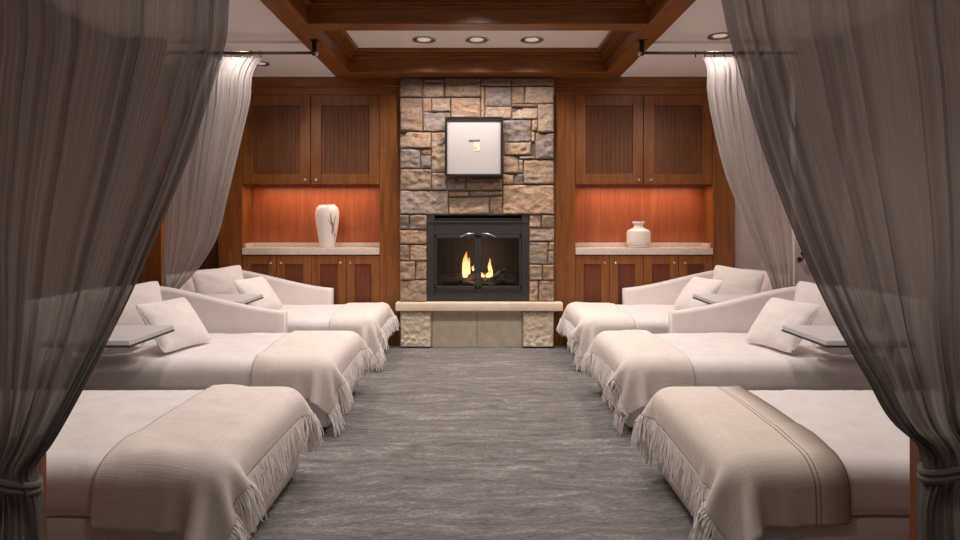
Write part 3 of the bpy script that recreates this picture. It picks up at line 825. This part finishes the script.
BY = (2.13, 3.66, 5.19)
mirror = {-1: 'left', 1: 'right'}
beds = [(-1, 0, False, 'white daybed nearest the camera on the left, beside the low wooden divider'),
        (-1, 1, True, 'white daybed with one sloping arm, middle of the left row'),
        (-1, 2, True, 'white daybed with one sloping arm, left of the stone hearth under the tall vase'),
        (1, 0, False, 'white daybed nearest the camera on the right, under the striped throw'),
        (1, 1, True, 'white daybed with one sloping arm, middle of the right row'),
        (1, 2, True, 'white daybed with one sloping arm, right of the stone hearth under the squat jar')]
for s, i, far, lab in beds: make_bed(s, BY[i], far, lab, 10 * i + s)
throws = [  # side, bed, label, cloth, reach inward, hang near, hang far, hang foot, turn, seed
(-1, 0, 'plain beige fringed throw on the nearest left daybed', throw_beige, .45, .205, .10, .105, .01, 11),
          (-1, 1, 'pale beige fringed throw on the middle daybed of the left row', throw_beige, .49, .20, .10, .115, -.02, 12),
          (-1, 2, 'cream fringed throw on the left daybed beside the stone hearth', throw_ivory, .40, .20, .06, .11, -.02, 13),
          (1, 0, 'cream fringed throw with thin brown stripes on the nearest right daybed', throw_stripe, .42, .185, .14, .13, -.03, 14),
          (1, 1, 'ivory fringed throw on the middle daybed of the right row', throw_ivory, .40, .21, .12, .115, .03, 15),
          (1, 2, 'cream fringed throw on the right daybed beside the stone hearth', throw_pale, .44, .20, .06, .11, .02, 16)]
for s, i, lab, m, a, b_, c, d, r, sd in throws:
    make_throw(s, BY[i], lab, m, a, b_, c, d, r, sd)

# pillows
def pillow_mesh(w_, h_, th, seed):
    n_ = 26; V, Fc = [], []
    for side in (1, -1):
        st = len(V)
        for i in range(n_ + 1):
            for j in range(n_ + 1):
                u, v = -1 + 2 * i / n_, -1 + 2 * j / n_
                u = math.sin(u * math.pi / 2) * .55 + u * .45; v = math.sin(v * math.pi / 2) * .55 + v * .45
                px_ = u * (1 - .07 * (1 - v * v)) * w_ / 2 * (1 - .07 * abs(u * v) ** 5); pz = v * (1 - .07 * (1 - u * u)) * h_ / 2 * (1 - .07 * abs(u * v) ** 5)
                b_ = max(0, (1 - u ** 2)) ** .55 * max(0, (1 - v ** 2)) ** .55
                k = b_ * th / 2 * (1 + .10 * noise.noise(Vector((u * 1.8 + seed, v * 1.8, side))))
                k += .006 * noise.fractal(Vector((u * 4 + seed, v * 4, side * 3.)), 1, 2, 3) * min(1, b_ * 3)
                V.append((px_, side * k, pz))
        for i in range(n_):
            for j in range(n_):
                q = st + i * (n_ + 1) + j
                Fc.append((q, q + n_ + 1, q + n_ + 2, q + 1) if side < 0 else (q, q + 1, q + n_ + 2, q + n_ + 1))
    return V, Fc
def pillow(name, s, x, y, z, w_, h_, th, rx_, ry_, rz_, label, group, seed, piping=True):
    """angles in degrees: tilt back, roll, turn (given for the left row, mirrored on the right)"""
    V, Fc = pillow_mesh(w_, h_, th, seed)
    o = mesh(name, V, Fc, pillow_f, None, smooth=True, merge=.0005)
    o.rotation_euler = (R(rx_), R(-s * ry_), R(-s * rz_)); o.location = (s * x, y, z)
    if piping:
        n_ = 18; pts = []
        for e in range(4):
            for k in range(n_):
                a = -1 + 2 * k / n_
                u, v = [(a, -1), (1, a), (-a, 1), (-1, -a)][e]
                pts.append((u * (1 - .07 * (1 - v * v)) * w_ / 2 * (1 - .07 * abs(u * v) ** 5), 0, v * (1 - .07 * (1 - u * u)) * h_ / 2 * (1 - .07 * abs(u * v) ** 5)))
        pts.append(pts[0])
        MB().tube(pts, .004, 6).build('piping', pillow_f, o, True)
    return tag(o, label, 'pillow', group)
where = {(-1, 1): 'on the middle daybed of the left row', (1, 1): 'on the middle daybed of the right row',
         (-1, 2): 'on the left daybed beside the hearth', (1, 2): 'on the right daybed beside the hearth'}
for s in (-1, 1):
    for i in (1, 2):
        y0 = BY[i]; wh = where[(s, i)]
        pillow('pillow', s, 2.385, y0 + .55, BT + .225, .50, .35, .17, -16, -5, 50, 'big white back pillow propped against the head ' + wh, 'back pillows', 3 + i + s)
        pillow('pillow', s, 1.955, y0 + .34, BT + .172, .44, .37, .15, -38, 0, 74, 'square ivory piped pillow leaning back ' + wh, 'square pillows', 9 + i + s)
        pillow('bolster', s, 2.24, y0 + .12, BT + .10, .42, .22, .15, -76, 0, 8, 'low white pillow lying behind the tray table ' + wh, 'low pillows', 19 + i + s, False)

# tray tables
def tray_table(s, y, label):
    t = empty('tray_table', (s * 2.06, y, 0), label, 'side table', 'tray tables beside the daybeds')
    x0, x1, z = -.25, .21, .612
    a, b_ = sorted((s * x0, s * x1))
    MB().box(a, b_, -.23, .24, z + .010, z + .036, .003).build('table_top', tray_top, t)
    tag(MB().box(a - .003, b_ + .003, -.233, .243, z, z + .011, .002).build('rim', black_metal, t), 'dark metal rim')
    px_ = s * .10
    MB().box(px_ - .016, px_ + .016, -.205, -.175, .012, z, .002).build('leg', black_metal, t)
    MB().box(min(px_ - .03, px_ + .03) - .10, max(px_ - .03, px_ + .03) + .10, -.23, -.06, 0, .014, .003).build('foot_plate', black_metal, t)
    return t
tray_table(-1, 3.45, 'pale topped tray table pulled up to the middle daybed of the left row')
tray_table(1, 3.45, 'pale topped tray table pulled up to the middle daybed of the right row')
tray_table(-1, 4.98, 'pale topped tray table pulled up to the left daybed beside the hearth')
tray_table(1, 4.98, 'pale topped tray table pulled up to the right daybed beside the hearth')

# ------------------------------------------------------------------ curtains
def interp(pts, z):
    """piecewise smooth interpolation of (z, x) pairs, z descending"""
    zs = [p[0] for p in pts][::-1]; xs = [p[1] for p in pts][::-1]
    return float(np.interp(z, zs, xs))
def smooth_curve(pts, zq):
    zs = np.array([p[0] for p in pts][::-1]); xs = np.array([p[1] for p in pts][::-1])
    m = np.gradient(xs, zs); i = np.clip(np.searchsorted(zs, zq) - 1, 0, len(zs) - 2)
    hh = zs[i + 1] - zs[i]; t = (zq - zs[i]) / hh
    return ((2 * t**3 - 3 * t**2 + 1) * xs[i] + (t**3 - 2 * t**2 + t) * hh * m[i] + (-2 * t**3 + 3 * t**2) * xs[i + 1] + (t**3 - t**2) * hh * m[i + 1])
def curtain(s, D, ztop, inner, outer, tie_z, amp, nfold, mat, label, seed, ncol=300, nrow=120, ztie_amp=.045, header=True, warp=1.3):
    rng = np.random.default_rng(seed)
    zq = np.linspace(ztop, .012, nrow)
    xi = np.array([smooth_curve(inner, z) for z in zq]); xo = np.array([smooth_curve(outer, z) for z in zq])
    u = np.linspace(0, 1, ncol)
    uu = u ** warp
    ph = 2 * np.pi * nfold * (u + .030 * np.sin(2 * np.pi * u * 2.3 + rng.uniform(0, 6)) + .018 * np.sin(2 * np.pi * u * 5.7 + rng.uniform(0, 6)))
    am = .55 + .45 * np.sin(2 * np.pi * u * 3.1 + rng.uniform(0, 6)) * np.sin(2 * np.pi * u * 1.7 + rng.uniform(0, 6))
    V = []
    for r, z in enumerate(zq):
        wid = xo[r] - xi[r]
        near_tie = math.exp(-((z - tie_z) / .16) ** 2)
        a = amp * (1 - near_tie) + ztie_amp * .6 * near_tie
        if z > ztop - .12: a = amp * (.35 + .65 * (ztop - z) / .12)
        fine = .22 * np.sin(ph * 2.7 + 1.3 + z * 1.1) + .14 * np.sin(ph * 4.3 + z * 2.0)
        lag = .9 * math.sin(z * 2.1 + seed) * .4
        y = D + a * (am * np.sin(ph + lag) + fine)
        x = xi[r] + wid * uu + wid / nfold * .10 * np.cos(ph + lag) * np.minimum(1, u * 12) * np.minimum(1, (1 - u) * 12)
        V.append(np.stack([s * x, y, np.full_like(x, z)], -1))
    V = np.array(V); 
    Fc = [(r * ncol + c, r * ncol + c + 1, (r + 1) * ncol + c + 1, (r + 1) * ncol + c) for r in range(nrow - 1) for c in range(ncol - 1)]
    t = empty('curtain', (s * float((xi[0] + xo[0]) / 2), D, ztop), label, 'curtain', 'sheer tied back curtains')
    VV = V.reshape(-1, 3) - np.array(t.location)
    o = mesh('panel', VV, Fc, mat, t, smooth=True, recalc=False)
    uv = o.data.uv_layers.new(name='uv')
    idx = np.empty(len(o.data.loops), dtype=np.int32); o.data.loops.foreach_get('vertex_index', idx)
    uvs = np.stack([(idx % ncol) / (ncol - 1), (idx // ncol) / (nrow - 1)], -1).astype(np.float32); uv.data.foreach_set('uv', uvs.ravel())
    # tieback round the gathered cloth
    r_ = int(np.argmin(abs(zq - tie_z)))
    cxm, hw = (xi[r_] + xo[r_]) / 2, (xo[r_] - xi[r_]) / 2 + .012
    pts = [(s * (cxm + hw * math.cos(a)) - t.location.x, (ztie_amp * .75 + .012) * math.sin(a), tie_z - ztop + .05 * math.cos(a)) for a in [2 * math.pi * k / 32 for k in range(33)]]
    mb = MB()
    for dz in (-.008, .008): mb.tube([(p[0], p[1], p[2] + dz) for p in pts], .0085, 8)
    tag(mb.build('tieback', mat_tie, t, True), 'soft cord tieback')
    return t, xi, xo
mat_tie = fabric('grey_tieback_cord', (.16, .14, .135))
def px_pts(pts, D): return [(EYE - (y - VY) * D / F, abs(d) * D / F) for d, y in pts]
# near pair
ND = 1.50
inn = [(2.62, .48)] + px_pts([(247, 0), (250, 40), (263, 85), (288, 160), (318, 232), (348, 300), (378, 358), (408, 412), (432, 450), (445, 468), (440, 490), (436, 540)], ND) + [(.30, 1.06), (.0, 1.08)]
out = [(2.62, 1.95), (1.9, 1.93), (1.5, 1.86), (1.2, 1.72), (.95, 1.52), (.80, 1.40), (.68, 1.33), (.5, 1.36), (.3, 1.40), (0, 1.42)]
curtain(-1, ND, 2.62, inn, out, .68, .017, 13, sheer_near, 'grey sheer curtain tied back, nearest the camera on the left', 4, 420, 170, .05)
inn = [(2.62, .46)] + px_pts([(243, 0), (249, 30), (259, 65), (279, 135), (303, 202), (331, 270), (361, 330), (392, 382), (422, 428), (448, 452), (450, 470), (444, 500), (443, 540)], ND) + [(.30, 1.07), (.0, 1.09)]
curtain(1, ND, 2.62, inn, out, .71, .017, 13, sheer_near, 'grey sheer curtain tied back, nearest the camera on the right', 9, 420, 170, .05)
# far pair
GD = 4.93
inn = [(2.565, 1.71)] + px_pts([(219, 62), (228, 103), (239, 150), (251, 200), (262, 240), (284, 274), (300, 292)], GD) + [(.55, 2.37), (.3, 2.36), (0, 2.35)]
out = [(2.565, 2.44), (2.0, 2.47), (1.2, 2.49), (.9, 2.50), (.69, 2.495), (.5, 2.49), (0, 2.50)]
curtain(-1, GD, 2.565, inn, out, .69, .013, 11, sheer_far, 'grey sheer curtain tied back, in front of the cherry cabinets on the left', 21, 260, 110, .03, warp=1.0)
inn = [(2.565, 1.785)] + px_pts([(227, 62), (229, 90), (236, 130), (249, 180), (263, 215), (279, 252), (293, 285)], GD) + [(.55, 2.37), (.3, 2.36), (0, 2.35)]
curtain(1, GD, 2.565, inn, out, .69, .013, 11, sheer_far, 'grey sheer curtain tied back, in front of the cherry cabinets on the right', 33, 260, 110, .03, warp=1.0)

def rod(s, D, z, x0, x1, label, far):
    t = empty('curtain_rod', (s * x0, D, z), label, 'curtain rod', 'curtain rods')
    MB().cyl((0, 0, 0), (s * (x1 - x0), 0, 0), .012).build('pole', rod_metal, t, True)
    mb = MB().box(-.016, .016, -.016, .016, -.022, BZ - z, .002).box(-.032, .032, -.032, .032, BZ - z - .006, BZ - z, .002)
    mb.build('bracket', rod_metal, t)
    tag(MB().ball((-s * .012, 0, -.004), .020).build('finial', nickel, t, True), 'bright round end cap')
    return t
def rings(s, D, z, xs, t):
    for x in xs:
        pts = [(s * (x + .0) - t.location.x + .004 * math.sin(a), D - t.location.y + .02 * math.sin(a), z - t.location.z - .008 + .026 * math.cos(a)) for a in [2 * math.pi * k / 20 for k in range(21)]]
        MB().tube(pts, .0032, 6).build('curtain_ring', rod_metal, t, True)
RZ = 2.60
for s in (-1, 1):
    t = rod(s, GD, RZ, 1.30, 2.54, 'dark metal curtain rod bracketed to the ceiling beam, %s' % ('left of the row of three downlights' if s < 0 else 'right of the row of three downlights'), True)
    rings(s, GD, RZ, [1.73 + .075 * k for k in range(10)], t)
    t = rod(s, ND, 2.662, .30, 2.0, 'dark metal rod carrying the nearest curtain, %s' % mirror[s], False)
    rings(s, ND, 2.662, [.50 + .1 * k for k in range(15)], t)
# tieback hook on the white wing wall
h_ = empty('tieback_hook', (wx(802, 4.93), 4.97, wz(256, 4.93) - .03), 'small bronze ball hook for the curtain tie on the white wing wall', 'hook')
MB().cyl((0, 0, 0), (0, -.006, 0), .02).cyl((0, 0, 0), (0, -.05, .0), .006).tube([(0, -.045, 0), (0, -.06, .012), (0, -.06, .035)], .005).build('stem', rod_metal, h_, True)
MB().ball((0, -.058, .05), .020).build('ball_end', rod_metal, h_, True)
